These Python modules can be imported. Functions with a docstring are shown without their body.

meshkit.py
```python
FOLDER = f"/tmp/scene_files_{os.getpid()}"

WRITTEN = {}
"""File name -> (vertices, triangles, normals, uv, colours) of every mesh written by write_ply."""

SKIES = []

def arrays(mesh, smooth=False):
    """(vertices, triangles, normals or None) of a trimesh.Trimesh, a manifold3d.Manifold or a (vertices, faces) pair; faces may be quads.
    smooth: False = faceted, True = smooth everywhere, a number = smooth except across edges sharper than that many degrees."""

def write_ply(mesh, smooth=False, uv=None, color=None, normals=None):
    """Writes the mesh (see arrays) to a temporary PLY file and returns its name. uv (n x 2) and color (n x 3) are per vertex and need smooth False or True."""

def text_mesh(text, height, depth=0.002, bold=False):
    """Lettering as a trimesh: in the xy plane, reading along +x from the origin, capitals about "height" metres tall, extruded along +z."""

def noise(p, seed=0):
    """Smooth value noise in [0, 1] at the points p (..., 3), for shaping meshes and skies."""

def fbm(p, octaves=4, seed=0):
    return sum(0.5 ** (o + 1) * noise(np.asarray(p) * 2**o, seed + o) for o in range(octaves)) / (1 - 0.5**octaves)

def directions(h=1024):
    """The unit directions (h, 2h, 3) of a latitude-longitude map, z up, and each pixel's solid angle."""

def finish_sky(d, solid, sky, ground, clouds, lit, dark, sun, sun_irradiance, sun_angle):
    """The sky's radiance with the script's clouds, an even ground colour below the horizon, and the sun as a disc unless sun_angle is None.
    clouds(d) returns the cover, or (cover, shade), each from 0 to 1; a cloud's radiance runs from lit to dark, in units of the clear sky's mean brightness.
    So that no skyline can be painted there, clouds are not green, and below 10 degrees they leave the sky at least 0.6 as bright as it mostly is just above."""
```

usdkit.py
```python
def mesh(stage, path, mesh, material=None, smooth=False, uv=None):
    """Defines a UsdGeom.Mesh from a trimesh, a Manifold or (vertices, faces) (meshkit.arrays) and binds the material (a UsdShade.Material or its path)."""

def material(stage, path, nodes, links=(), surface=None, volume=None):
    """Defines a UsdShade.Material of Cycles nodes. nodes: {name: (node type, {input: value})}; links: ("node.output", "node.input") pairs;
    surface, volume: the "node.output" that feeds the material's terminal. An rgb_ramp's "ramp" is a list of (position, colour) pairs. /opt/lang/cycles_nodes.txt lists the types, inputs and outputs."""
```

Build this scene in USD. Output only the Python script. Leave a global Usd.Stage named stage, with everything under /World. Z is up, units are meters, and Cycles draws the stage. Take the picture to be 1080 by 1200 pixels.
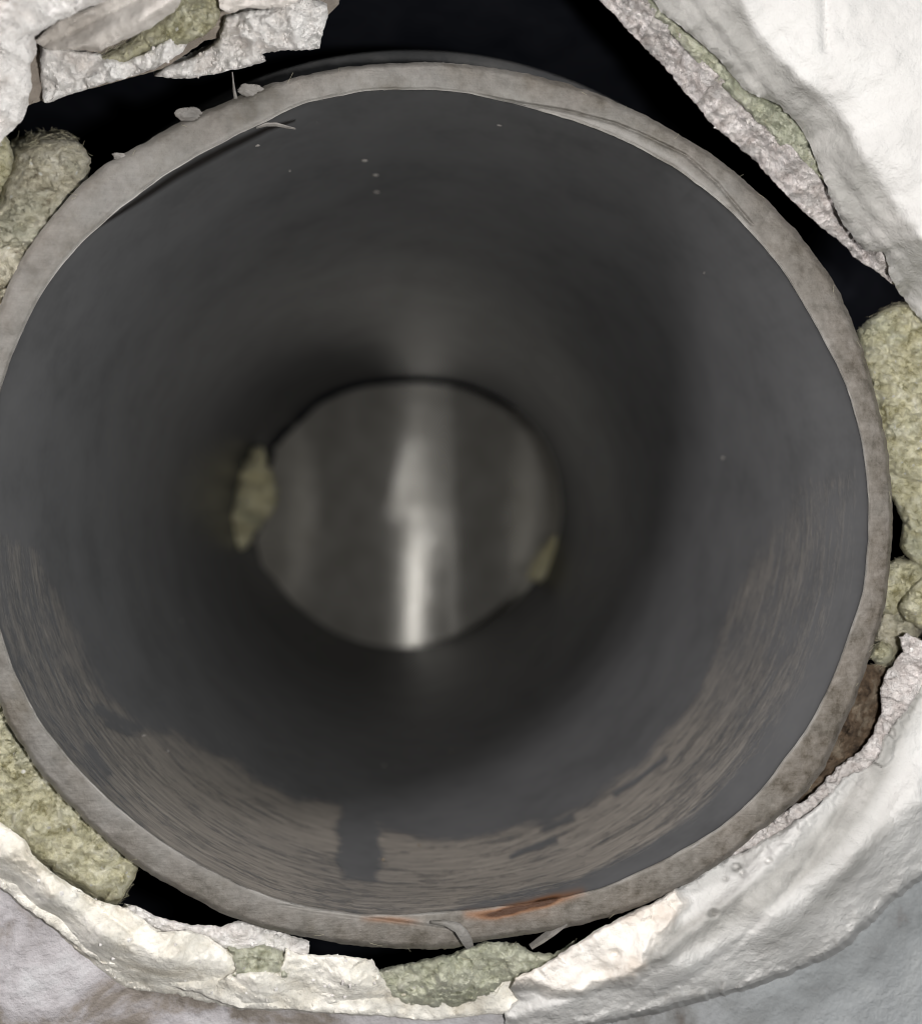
import math, random
import numpy as np, trimesh, usdkit, meshkit
from pxr import Usd, UsdGeom, UsdLux, Gf, Sdf, Vt
from scipy.spatial import Delaunay, cKDTree
from scipy.interpolate import RBFInterpolator
from shapely.geometry import Polygon, Point
import shapely

random.seed(7); RNG = np.random.default_rng(7)
stage = Usd.Stage.CreateInMemory()
UsdGeom.SetStageUpAxis(stage, UsdGeom.Tokens.z); UsdGeom.SetStageMetersPerUnit(stage, 1.0)
UsdGeom.Xform.Define(stage, '/World'); UsdGeom.Scope.Define(stage, '/World/Looks')

# ------------------------------------------------------------------ camera
FPX, PW, PH = 1100.0, 1080.0, 1200.0
YAW, PIT = 0.0889, 0.0063
CAM = np.array([-0.015, -0.219, -0.0026])
_cy, _sy, _cp, _sp = math.cos(YAW), math.sin(YAW), math.cos(PIT), math.sin(PIT)
FWD = np.array([_sy*_cp, _cy*_cp, _sp]); RGT = np.array([_cy, -_sy, 0.0]); UPV = np.cross(RGT, FWD)
cam = UsdGeom.Camera.Define(stage, '/World/camera')
HA = 20.0
cam.CreateHorizontalApertureAttr(HA); cam.CreateVerticalApertureAttr(HA*PH/PW)
cam.CreateFocalLengthAttr(HA*FPX/PW)
cam.CreateClippingRangeAttr(Gf.Vec2f(0.005, 50))
M = Gf.Matrix4d(*RGT, 0, *UPV, 0, *(-FWD), 0, *CAM, 1)
cam.AddTransformOp().Set(M)
cam.CreateFocusDistanceAttr(0.222)
cam.CreateFStopAttr(HA*FPX/PW/4.2)          # 4.2 mm wide lens opening
cam.CreateExposureAttr(0.0)

# ------------------------------------------------------------------ lamps
def sphere_light(name, pos, r, inten, col):
    l = UsdLux.SphereLight.Define(stage, '/World/'+name)
    l.CreateRadiusAttr(r); l.CreateIntensityAttr(inten); l.CreateColorAttr(Gf.Vec3f(*col)); l.CreateNormalizeAttr(True)
    l.AddTranslateOp().Set(Gf.Vec3d(*pos)); return l
sphere_light('torch_lamp', (0.0155, -0.222, -0.007), 0.004, 0.78, (1.0, 0.97, 0.93))
sphere_light('room_lamp', (-0.34, -0.27, 0.27), 0.05, 2.2, (1.0, 0.96, 0.95))
rl = UsdLux.RectLight.Define(stage, '/World/added_fill_panel')  # added soft fill light out of view, lifting the pipe mouth
rl.CreateWidthAttr(1.6); rl.CreateHeightAttr(1.4); rl.CreateIntensityAttr(2.2); rl.CreateNormalizeAttr(True); rl.CreateColorAttr(Gf.Vec3f(0.95, 0.98, 1.0))
rl.AddTranslateOp().Set(Gf.Vec3d(1.05, -1.0, 0.45)); rl.AddRotateXYZOp().Set(Gf.Vec3f(107, 0, 46))

# ------------------------------------------------------------------ helpers
def rays(uv):
    uv = np.asarray(uv, float)
    return FWD + ((uv[..., 0]-PW/2)/FPX)[..., None]*RGT + ((PH/2-uv[..., 1])/FPX)[..., None]*UPV
def at_y(uv, y):                                # the point at depth y on a line of sight
    d = rays(uv); t = (np.asarray(y)-CAM[1])/d[..., 1]
    return CAM + t[..., None]*d
def project(P):
    q = P-CAM; z = q@FWD
    return np.stack([PW/2+FPX*(q@RGT)/z, PH/2-FPX*(q@UPV)/z], -1)
def on_pipe(uv, R):
    d = rays(uv); a = d[:, 0]**2+d[:, 2]**2; b = 2*(CAM[0]*d[:, 0]+CAM[2]*d[:, 2]); k = CAM[0]**2+CAM[2]**2-R*R
    t = (-b+np.sqrt(b*b-4*a*k))/(2*a); return CAM+t[:, None]*d
_used = {}
def path_for(name, parent=None):
    base = (parent.GetPath().pathString if parent else '/World')+'/'+name
    n = _used.get(base, 0); _used[base] = n+1
    return base if n == 0 else f'{base}_{n:03d}'
def tag(p, label=None, cat=None, group=None, kind=None):
    for k, v in (('label', label), ('category', cat), ('group', group), ('kind', kind)):
        if v: p.SetCustomDataByKey(k, v)
    return p
def thing(name, label, cat, group=None, loc=(0, 0, 0)):
    x = UsdGeom.Xform.Define(stage, path_for(name))
    return tag(x.GetPrim(), label, cat, group)
def obj(name, mesh, mat, parent=None, smooth=True, prim=None):
    m = usdkit.mesh(stage, path_for(name, parent), mesh, mat, smooth=True if prim else smooth)
    if prim:
        api = UsdGeom.PrimvarsAPI(m)
        for k, v in prim.items():
            api.CreatePrimvar(k, Sdf.ValueTypeNames.FloatArray, 'vertex').Set(Vt.FloatArray.FromNumpy(np.asarray(v, np.float32)))
    return m.GetPrim()
def fb(P, freq, oc=4, seed=0): return meshkit.fbm(np.asarray(P)*freq+17.3, oc, seed)-0.5
def grid(nr, nt, close=True):
    i, j = np.meshgrid(np.arange(nr-1), np.arange(nt if close else nt-1), indexing='ij'); k = (j+1) % nt
    a, b, c, d = i*nt+j, i*nt+k, (i+1)*nt+k, (i+1)*nt+j
    return np.stack([a, b, c, d], -1).reshape(-1, 4)

# ------------------------------------------------------------------ materials
def lookp(n): return '/World/Looks/'+n
def rough_mat(name, cols, scale, bump=0.0006, bscale=900, rough=0.9, fine=None, spec=0.3, contrast=(0.35, 0.65), bump2=0.0, bscale2=3000, diffr=0.5, seed=0.0):
    n = {'g': ('geometry', {}), 'mp': ('mapping', {'location': (seed, seed*1.7, -seed)}),
         'n1': ('noise_texture', {'scale': scale, 'detail': 5, 'roughness': 0.62, 'distortion': 0.3}),
         'r1': ('rgb_ramp', {'ramp': [(contrast[0]+(contrast[1]-contrast[0])*i/(len(cols)-1), c) for i, c in enumerate(cols)]}),
         'n2': ('noise_texture', {'scale': bscale, 'detail': 6, 'roughness': 0.65}),
         'n3': ('noise_texture', {'scale': bscale2, 'detail': 3, 'roughness': 0.7}),
         'b1': ('bump', {'distance': bump, 'strength': 1.0}), 'b2': ('bump', {'distance': max(bump2, 1e-7), 'strength': 1.0}),
         'v': ('map_range', {'from_min': 0.3, 'from_max': 0.7, 'to_min': 0.86, 'to_max': 1.08}),
         'mm': ('mix', {'mix_type': 'multiply', 'fac': 1.0}), 'cc': ('combine_color', {}),
         'p': ('principled_bsdf', {'roughness': rough, 'specular_ior_level': spec, 'diffuse_roughness': diffr})}
    l = [('g.position', 'mp.vector'), ('mp.vector', 'n1.vector'), ('mp.vector', 'n2.vector'), ('mp.vector', 'n3.vector'), ('n1.fac', 'r1.fac'),
         ('n2.fac', 'v.value'), ('v.result', 'cc.r'), ('v.result', 'cc.g'), ('v.result', 'cc.b'), ('r1.color', 'mm.color1'), ('cc.color', 'mm.color2'), ('mm.color', 'p.base_color'),
         ('n2.fac', 'b1.height'), ('n3.fac', 'b2.height'), ('b1.normal', 'b2.normal'), ('b2.normal', 'p.normal')]
    return usdkit.material(stage, lookp(name), n, l, surface='p.BSDF')

def wool_mat(name, cols, scale, seed):
    n = {'g': ('geometry', {}), 'mp': ('mapping', {'location': (seed, seed*1.7, -seed)}), 'n1': ('noise_texture', {'scale': scale, 'detail': 6, 'roughness': .7, 'distortion': .4}),
         'r': ('rgb_ramp', {'ramp': [(.34+.32*i/(len(cols)-1), c) for i, c in enumerate(cols)]}), 'nb': ('noise_texture', {'scale': 900, 'detail': 6, 'roughness': .75}),
         'vo': ('voronoi_texture', {'scale': 520, 'randomness': 1.0}), 'fl': ('map_range', {'from_min': .30, 'from_max': .18, 'clamp': True}), 'wn': ('separate_color', {}), 'gt': ('math', {'math_type': 'greater_than', 'value2': .91}),
         'fm': ('math', {'math_type': 'multiply'}), 'mx': ('mix', {'color2': (.85, .84, .78)}), 'n4': ('noise_texture', {'scale': 60, 'detail': 2}), 'gs': ('map_range', {'from_min': .52, 'from_max': .66, 'to_max': .35, 'clamp': True}), 'mg': ('mix', {'color2': (.40, .44, .34)}),
         'ro': ('map_range', {'to_min': .8, 'to_max': .22}), 'b': ('bump', {'distance': .0030, 'strength': 1.0}), 'p': ('principled_bsdf', {'specular_ior_level': .5, 'diffuse_roughness': .4})}
    l = [('g.position', 'mp.vector')]+[('mp.vector', x+'.vector') for x in ('n1', 'nb', 'vo', 'n4')]+[('n1.fac', 'r.fac'), ('vo.distance', 'fl.value'), ('vo.color', 'wn.color'), ('wn.r', 'gt.value1'), ('fl.result', 'fm.value1'), ('gt.value', 'fm.value2'),
         ('r.color', 'mg.color1'), ('n4.fac', 'gs.value'), ('gs.result', 'mg.fac'), ('mg.color', 'mx.color1'), ('fm.value', 'mx.fac'), ('mx.color', 'p.base_color'), ('fm.value', 'ro.value'), ('ro.result', 'p.roughness'), ('nb.fac', 'b.height'), ('b.normal', 'p.normal')]
    return usdkit.material(stage, lookp(name), n, l, surface='p.BSDF')
m_white = rough_mat('white_plaster', [(.66, .62, .59), (.83, .81, .795), (.88, .87, .86)], 90, bump=.0012, bscale=520, bump2=.0005, bscale2=1800)
def skim_mat():
    n = {'g': ('geometry', {}), 'n1': ('noise_texture', {'scale': 28, 'detail': 5, 'roughness': .62}), 'nt': ('noise_texture', {'scale': 110, 'detail': 5, 'roughness': .65}),
         'w': ('rgb_ramp', {'ramp': [(.35, (.56, .555, .545)), (.5, (.64, .635, .625)), (.65, (.68, .68, .67))]}),
         'gr': ('rgb_ramp', {'ramp': [(.35, (.27, .265, .25)), (.5, (.36, .355, .34)), (.65, (.45, .44, .425))]}),
         'cr': ('rgb_ramp', {'ramp': [(.35, (.64, .58, .52)), (.5, (.75, .71, .66)), (.65, (.80, .77, .73))]}),
         'a': ('attribute', {'attribute': 'tone'}), 'c': ('attribute', {'attribute': 'cream'}), 'm1': ('mix', {}), 'm2': ('mix', {}),
         'k': ('math', {'math_type': 'multiply_add', 'value2': 1.1, 'value3': -.55}), 'ad': ('math', {'math_type': 'add', 'use_clamp': True}), 'ad2': ('math', {'math_type': 'multiply', 'use_clamp': True}),
         'nb': ('noise_texture', {'scale': 150, 'detail': 6, 'roughness': .62}), 'nf': ('noise_texture', {'scale': 1300, 'detail': 3, 'roughness': .7}),
         'b1': ('bump', {'distance': .0010, 'strength': 1.0}), 'b2': ('bump', {'distance': .0002, 'strength': 1.0}), 'p': ('principled_bsdf', {'roughness': .75, 'specular_ior_level': .3})}
    l = [('g.position', x+'.vector') for x in ('n1', 'nt', 'nb', 'nf')]+[('n1.fac', 'w.fac'), ('nt.fac', 'gr.fac'), ('nt.fac', 'cr.fac'), ('nt.fac', 'k.value1'), ('k.value', 'ad.value1'), ('a.fac', 'ad.value2'), ('ad.value', 'ad2.value1'), ('a.fac', 'ad2.value2'),
         ('ad2.value', 'm1.fac'), ('w.color', 'm1.color1'), ('gr.color', 'm1.color2'), ('c.fac', 'm2.fac'), ('m1.color', 'm2.color1'), ('cr.color', 'm2.color2'), ('m2.color', 'p.base_color'),
         ('nb.fac', 'b1.height'), ('nf.fac', 'b2.height'), ('b1.normal', 'b2.normal'), ('b2.normal', 'p.normal')]
    return usdkit.material(stage, lookp('white_skim'), n, l, surface='p.BSDF')
m_skim = skim_mat()
m_cream = rough_mat('cream_plaster', [(.66, .62, .54), (.83, .805, .74), (.88, .86, .81)], 80, bump=.0009, bscale=360, bump2=.0003, bscale2=1400)
m_gyps = rough_mat('gypsum_core', [(.54, .49, .47), (.72, .68, .665), (.82, .79, .78)], 260, bump=.0018, bscale=420, bump2=.0007, bscale2=1500, rough=.7, spec=.4)
m_paper = rough_mat('torn_grey_paper', [(.44, .43, .41), (.54, .53, .51), (.62, .61, .59)], 60, bump=.0006, bscale=220, bump2=.00008)
m_beige = rough_mat('beige_filler', [(.36, .33, .30), (.50, .47, .44), (.60, .57, .54)], 60, bump=.0006, bscale=240, bump2=.0001)
m_brown = rough_mat('shadow_brown', [(.20, .175, .15), (.30, .265, .23)], 90, bump=.0006, bscale=420)  # brown tone paints the shadow bands between the plaster layers
m_dirt = rough_mat('brown_dirt', [(.05, .035, .025), (.17, .12, .08), (.30, .25, .19)], 170, bump=.0018, bscale=420, bump2=.0006)
m_wool = wool_mat('mineral_wool', [(.34, .31, .16), (.68, .65, .44), (.79, .765, .575), (.86, .84, .69)], 240, 0)
m_woold = wool_mat('lit_deep_wool', [(.60, .55, .34), (.88, .83, .56), (.90, .86, .64)], 160, .5)  # lit copy of the wool, colour raised where lamplight falls short
m_woolt = wool_mat('mineral_wool_tan', [(.26, .22, .15), (.60, .56, .43), (.74, .70, .57), (.82, .79, .68)], 220, .3)
m_wgreen = wool_mat('mineral_wool_green', [(.50, .51, .37), (.70, .715, .56), (.76, .77, .63), (.82, .82, .70)], 80, .7)
m_dark = rough_mat('dark_cavity', [(.010, .012, .018), (.022, .024, .032)], 30, bump=.0005, rough=.9, spec=.1)
m_fibre = usdkit.material(stage, lookp('wool_fibre'), {'p': ('principled_bsdf', {'base_color': (.5, .47, .34), 'roughness': .5})}, [], surface='p.BSDF')
m_burr = rough_mat('bright_metal_burr', [(.20, .19, .18), (.30, .285, .27)], 300, bump=.0002, rough=.5)
m_sleeve = rough_mat('dark_sleeve', [(.055, .057, .06), (.085, .085, .085)], 80, bump=.0004, rough=.6)

def render_mat():
    n = {'g': ('geometry', {}), 'n1': ('noise_texture', {'scale': 34, 'detail': 6, 'roughness': .6, 'distortion': .5}),
         'r1': ('rgb_ramp', {'ramp': [(.37, (.13, .11, .09)), (.46, (.27, .24, .215)), (.52, (.43, .41, .425)), (.57, (.53, .51, .53)), (.66, (.64, .64, .66))]}),
         'n2': ('noise_texture', {'scale': 16, 'detail': 3}), 'sx': ('separate_xyz', {}),
         'mr': ('map_range', {'from_min': -.02, 'from_max': .09, 'clamp': True}),
         'blue': ('rgb_ramp', {'ramp': [(.34, (.19, .17, .16)), (.44, (.30, .315, .325)), (.56, (.38, .40, .415)), (.68, (.44, .46, .47))]}),
         'mx': ('mix', {}), 'nb': ('noise_texture', {'scale': 240, 'detail': 6, 'roughness': .65}), 'b': ('bump', {'distance': .0012, 'strength': 1.0}),
         'p': ('principled_bsdf', {'roughness': .9, 'specular_ior_level': .25})}
    l = [('g.position', 'n1.vector'), ('g.position', 'sx.vector'), ('sx.x', 'mr.value'), ('g.position', 'nb.vector'), ('n1.fac', 'r1.fac'), ('n1.fac', 'blue.fac'),
         ('mr.result', 'mx.fac'), ('r1.color', 'mx.color1'), ('blue.color', 'mx.color2'), ('mx.color', 'p.base_color'), ('nb.fac', 'b.height'), ('b.normal', 'p.normal')]
    return usdkit.material(stage, lookp('grey_render'), n, l, surface='p.BSDF')
m_render = render_mat()

def cyl_nodes():
    n = {'g': ('geometry', {}), 's': ('separate_xyz', {}), 'nz': ('math', {'math_type': 'multiply', 'value2': -1.0}),
         'th': ('math', {'math_type': 'arctan2'}), 'thr': ('math', {'math_type': 'multiply', 'value2': 0.1}), 'c': ('combine_xyz', {})}
    l = [('g.position', 's.vector'), ('s.z', 'nz.value1'), ('s.x', 'th.value1'), ('nz.value', 'th.value2'), ('th.value', 'thr.value1'), ('thr.value', 'c.x'), ('s.y', 'c.y')]
    return n, l
def pipe_mat():
    n, l = cyl_nodes()
    n.update({'m1': ('mapping', {'scale': (64, 760, 1), 'rotation': (0, 0, .05)}), 'st': ('noise_texture', {'scale': 1.0, 'detail': 9, 'roughness': .8, 'distortion': .5}),
              'm2': ('mapping', {'scale': (260, 520, 1)}), 'sp': ('noise_texture', {'scale': 1.0, 'detail': 6, 'roughness': .75}),
              'big': ('noise_texture', {'scale': 40, 'detail': 6, 'roughness': .68}),
              'base': ('rgb_ramp', {'ramp': [(.34, (.103, .105, .109)), (.5, (.122, .124, .129)), (.66, (.134, .136, .141))]}),
              'dc': ('rgb_ramp', {'ramp': [(.35, (.19, .18, .165)), (.52, (.29, .265, .235)), (.68, (.39, .36, .32))]}),
              'a': ('attribute', {'attribute': 'dust'}), 'ru': ('attribute', {'attribute': 'rust'}),
              'k1': ('math', {'math_type': 'multiply_add', 'value2': 2.3, 'value3': -1.15}),
              'k2': ('math', {'math_type': 'add'}), 'j1': ('math', {'math_type': 'multiply_add', 'value2': 2.2, 'value3': -1.1}), 'j2': ('math', {'math_type': 'add'}), 'm3': ('mapping', {'scale': (30, 130, 1), 'rotation': (0, 0, -.12)}), 'pa': ('noise_texture', {'scale': 1.0, 'detail': 6, 'roughness': .72, 'distortion': .6}), 'p1': ('math', {'math_type': 'multiply_add', 'value2': 2.6, 'value3': -1.3}), 'p2': ('math', {'math_type': 'add'}), 'k3': ('map_range', {'from_min': .1, 'from_max': .75, 'clamp': True}), 'k4': ('math', {'math_type': 'multiply'}),
              'mx': ('mix', {}), 'rc': ('rgb_ramp', {'ramp': [(0, (.22, .11, .05)), (.55, (.26, .105, .032)), (.85, (.14, .055, .018)), (1, (.06, .026, .012))]}), 'mr': ('mix', {}), 'so': ('attribute', {'attribute': 'lip_shade'}), 'ms': ('mix', {'color2': (.022, .02, .019)}),  # near-black mix paints the shade below the upper left lip
              'ro': ('map_range', {'from_min': 0, 'from_max': 1, 'to_min': .22, 'to_max': .75}),
              'sum': ('math', {'math_type': 'multiply_add', 'value2': .5}), 'bk': ('math', {'math_type': 'multiply_add', 'value2': .9, 'value3': .03}), 'bm': ('math', {'math_type': 'multiply'}), 'bu': ('bump', {'distance': .00032, 'strength': 1.0}),
              'p': ('principled_bsdf', {'specular_ior_level': .022})})
    l += [('c.vector', 'm1.vector'), ('m1.vector', 'st.vector'), ('c.vector', 'm2.vector'), ('m2.vector', 'sp.vector'), ('g.position', 'big.vector'), ('big.fac', 'base.fac'),
          ('st.fac', 'dc.fac'), ('st.fac', 'k1.value1'), ('sp.fac', 'j1.value1'), ('k1.value', 'j2.value1'), ('j1.value', 'j2.value2'), ('c.vector', 'm3.vector'), ('m3.vector', 'pa.vector'), ('pa.fac', 'p1.value1'), ('p1.value', 'p2.value1'), ('j2.value', 'p2.value2'), ('p2.value', 'k2.value1'), ('a.fac', 'k2.value2'), ('k2.value', 'k3.value'), ('k3.result', 'k4.value1'), ('a.fac', 'k4.value2'),
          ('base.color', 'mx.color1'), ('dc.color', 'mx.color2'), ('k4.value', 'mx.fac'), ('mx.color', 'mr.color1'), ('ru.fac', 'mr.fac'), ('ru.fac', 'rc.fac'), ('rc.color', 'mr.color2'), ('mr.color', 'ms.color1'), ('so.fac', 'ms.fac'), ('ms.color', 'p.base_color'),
          ('k4.value', 'ro.value'), ('ro.result', 'p.roughness'), ('st.fac', 'sum.value1'), ('sp.fac', 'sum.value3'), ('k4.value', 'bk.value1'), ('sum.value', 'bm.value1'), ('bk.value', 'bm.value2'), ('bm.value', 'bu.height'), ('bu.normal', 'p.normal')]
    return usdkit.material(stage, lookp('grey_pipe_coating'), n, l, surface='p.BSDF')
m_pipe = pipe_mat()
def rim_mat():
    n, l = cyl_nodes()
    n.update({'m1': ('mapping', {'scale': (60, 300, 1)}), 'n1': ('noise_texture', {'scale': 70, 'detail': 5, 'roughness': .65}),
              'sc': ('noise_texture', {'scale': 900, 'detail': 5, 'roughness': .7}),
              'r': ('rgb_ramp', {'ramp': [(.32, (0.125, 0.114, 0.096)), (.42, (0.170, 0.162, 0.148)), (.52, (0.205, 0.199, 0.187)), (.60, (0.187, 0.179, 0.168)), (.68, (0.238, 0.233, 0.221))]}),
              'so': ('attribute', {'attribute': 'soil'}), 'ed': ('attribute', {'attribute': 'bare'}), 'm2': ('mapping', {'scale': (70, 70, 1500), 'rotation': (0, .35, 0)}), 'scr': ('noise_texture', {'scale': 1.0, 'detail': 4, 'roughness': .7}),
              'nm': ('noise_texture', {'scale': 240, 'detail': 6, 'roughness': .7}), 'rs': ('rgb_ramp', {'ramp': [(.36, (0.079, 0.065, 0.048)), (.46, (0.133, 0.116, 0.096)), (.58, (0.162, 0.144, 0.125)), (.66, (0.187, 0.170, 0.150))]}),
              'sa': ('math', {'math_type': 'multiply_add', 'value2': .45}), 'sv': ('map_range', {'from_min': .3, 'from_max': .7, 'to_min': .94, 'to_max': 1.05}), 'sm': ('math', {'math_type': 'multiply'}), 'ms': ('mix', {}), 'me': ('mix', {'color2': (.34, .33, .315)}), 'v': ('map_range', {'from_min': .3, 'from_max': .7, 'to_min': .86, 'to_max': 1.12}), 'cc': ('combine_color', {}), 'mv': ('mix', {'mix_type': 'multiply', 'fac': 1.0}),
              'ru': ('attribute', {'attribute': 'rust'}), 'rc': ('rgb_ramp', {'ramp': [(0, (.22, .11, .05)), (.55, (.26, .105, .032)), (.85, (.14, .055, .018)), (1, (.06, .026, .012))]}), 'mr': ('mix', {}),
              'bu': ('bump', {'distance': .0003, 'strength': 1.0}), 'p': ('principled_bsdf', {'roughness': .62, 'specular_ior_level': .4})})
    l += [('g.position', 'n1.vector'), ('g.position', 'sc.vector'), ('n1.fac', 'r.fac'), ('g.position', 'nm.vector'), ('nm.fac', 'rs.fac'), ('r.color', 'ms.color1'), ('rs.color', 'ms.color2'), ('so.fac', 'ms.fac'), ('nm.fac', 'v.value'), ('sm.value', 'cc.r'), ('sm.value', 'cc.g'), ('sm.value', 'cc.b'), ('ms.color', 'mv.color1'), ('cc.color', 'mv.color2'), ('mv.color', 'me.color1'), ('ed.fac', 'me.fac'), ('me.color', 'mr.color1'), ('ru.fac', 'mr.fac'), ('ru.fac', 'rc.fac'), ('rc.color', 'mr.color2'), ('mr.color', 'p.base_color'), ('g.position', 'm2.vector'), ('m2.vector', 'scr.vector'), ('scr.fac', 'sa.value1'), ('sc.fac', 'sa.value3'), ('sa.value', 'bu.height'), ('scr.fac', 'sv.value'), ('sv.result', 'sm.value1'), ('v.result', 'sm.value2'), ('bu.normal', 'p.normal')]
    return usdkit.material(stage, lookp('cut_steel_edge'), n, l, surface='p.BSDF')
m_rim = rim_mat()
m_duct = usdkit.material(stage, lookp('dull_zinc_sheet'), {
    'g': ('geometry', {}), 'mp': ('mapping', {'scale': (.8, .8, 46)}), 'n': ('noise_texture', {'scale': 1.0, 'detail': 4, 'roughness': .6}),
    'n2': ('noise_texture', {'scale': 45, 'detail': 4}), 'r': ('rgb_ramp', {'ramp': [(.3, (.66, .645, .60)), (.7, (.84, .825, .785))]}),
    'b': ('bump', {'distance': .0006, 'strength': 1.0}), 'ta': ('tangent', {'direction_type': 'radial', 'axis': 'z'}), 'p': ('principled_bsdf', {'metallic': .44, 'roughness': .33, 'anisotropic': .55, 'anisotropic_rotation': .25})},
    [('g.position', 'mp.vector'), ('mp.vector', 'n.vector'), ('g.position', 'n2.vector'), ('n2.fac', 'r.fac'), ('r.color', 'p.base_color'), ('n.fac', 'b.height'), ('b.normal', 'p.normal'), ('ta.tangent', 'p.tangent')], surface='p.BSDF')

# ------------------------------------------------------------------ broken pieces: outline + depth + relief + thickness
def densify(ring, step, rag, seed):
    ring = np.asarray(ring, float); out = []
    for a, b in zip(ring, np.roll(ring, -1, 0)):
        n = max(1, int(np.linalg.norm(b-a)/step)); out.append(a+(b-a)*np.arange(n)[:, None]/n)
    p = np.vstack(out)
    if rag:
        t = np.roll(p, -1, 0)-np.roll(p, 1, 0); nr = np.stack([t[:, 1], -t[:, 0]], -1)/np.maximum(np.linalg.norm(t, axis=1), 1e-9)[:, None]
        q = np.c_[p*.03, np.full(len(p), seed*3.7)]; q2 = np.c_[p*.16, np.full(len(p), seed*1.9)]
        p = p+nr*(rag*2.2*(meshkit.fbm(q, 3, seed)-.5)+rag*1.9*(meshkit.fbm(q2, 3, seed+9)-.5))[:, None]
    return p
def idw(p, ctrl, power=2.5):
    ctrl = np.asarray(ctrl, float)
    if len(ctrl) == 1: return np.full(len(p), ctrl[0, 2])
    return RBFInterpolator(ctrl[:, :2], ctrl[:, 2], kernel='linear', degree=0, smoothing=4.0)(p)
def facets(W, cell, seed):
    # broken-face relief: patches about one cell wide, each with a height and a tilt of its own
    r = np.random.default_rng(seed+int(cell*1e6)); q = W[:, [0, 2]]+.35*cell*np.stack([fb(W, .9/cell, 3, seed+1), fb(W, .9/cell, 3, seed+2)], -1)*2
    lo, hi = q.min(0)-cell, q.max(0)+cell; n = max(4, int(np.prod(hi-lo)/cell**2)); c = r.uniform(lo, hi, (n, 2))
    _, i = cKDTree(c).query(q); t = r.normal(0, .55, (n, 2)); h = r.uniform(-.5, .5, n)
    return h[i]+((q-c[i])/cell*t[i]).sum(1)
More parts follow.
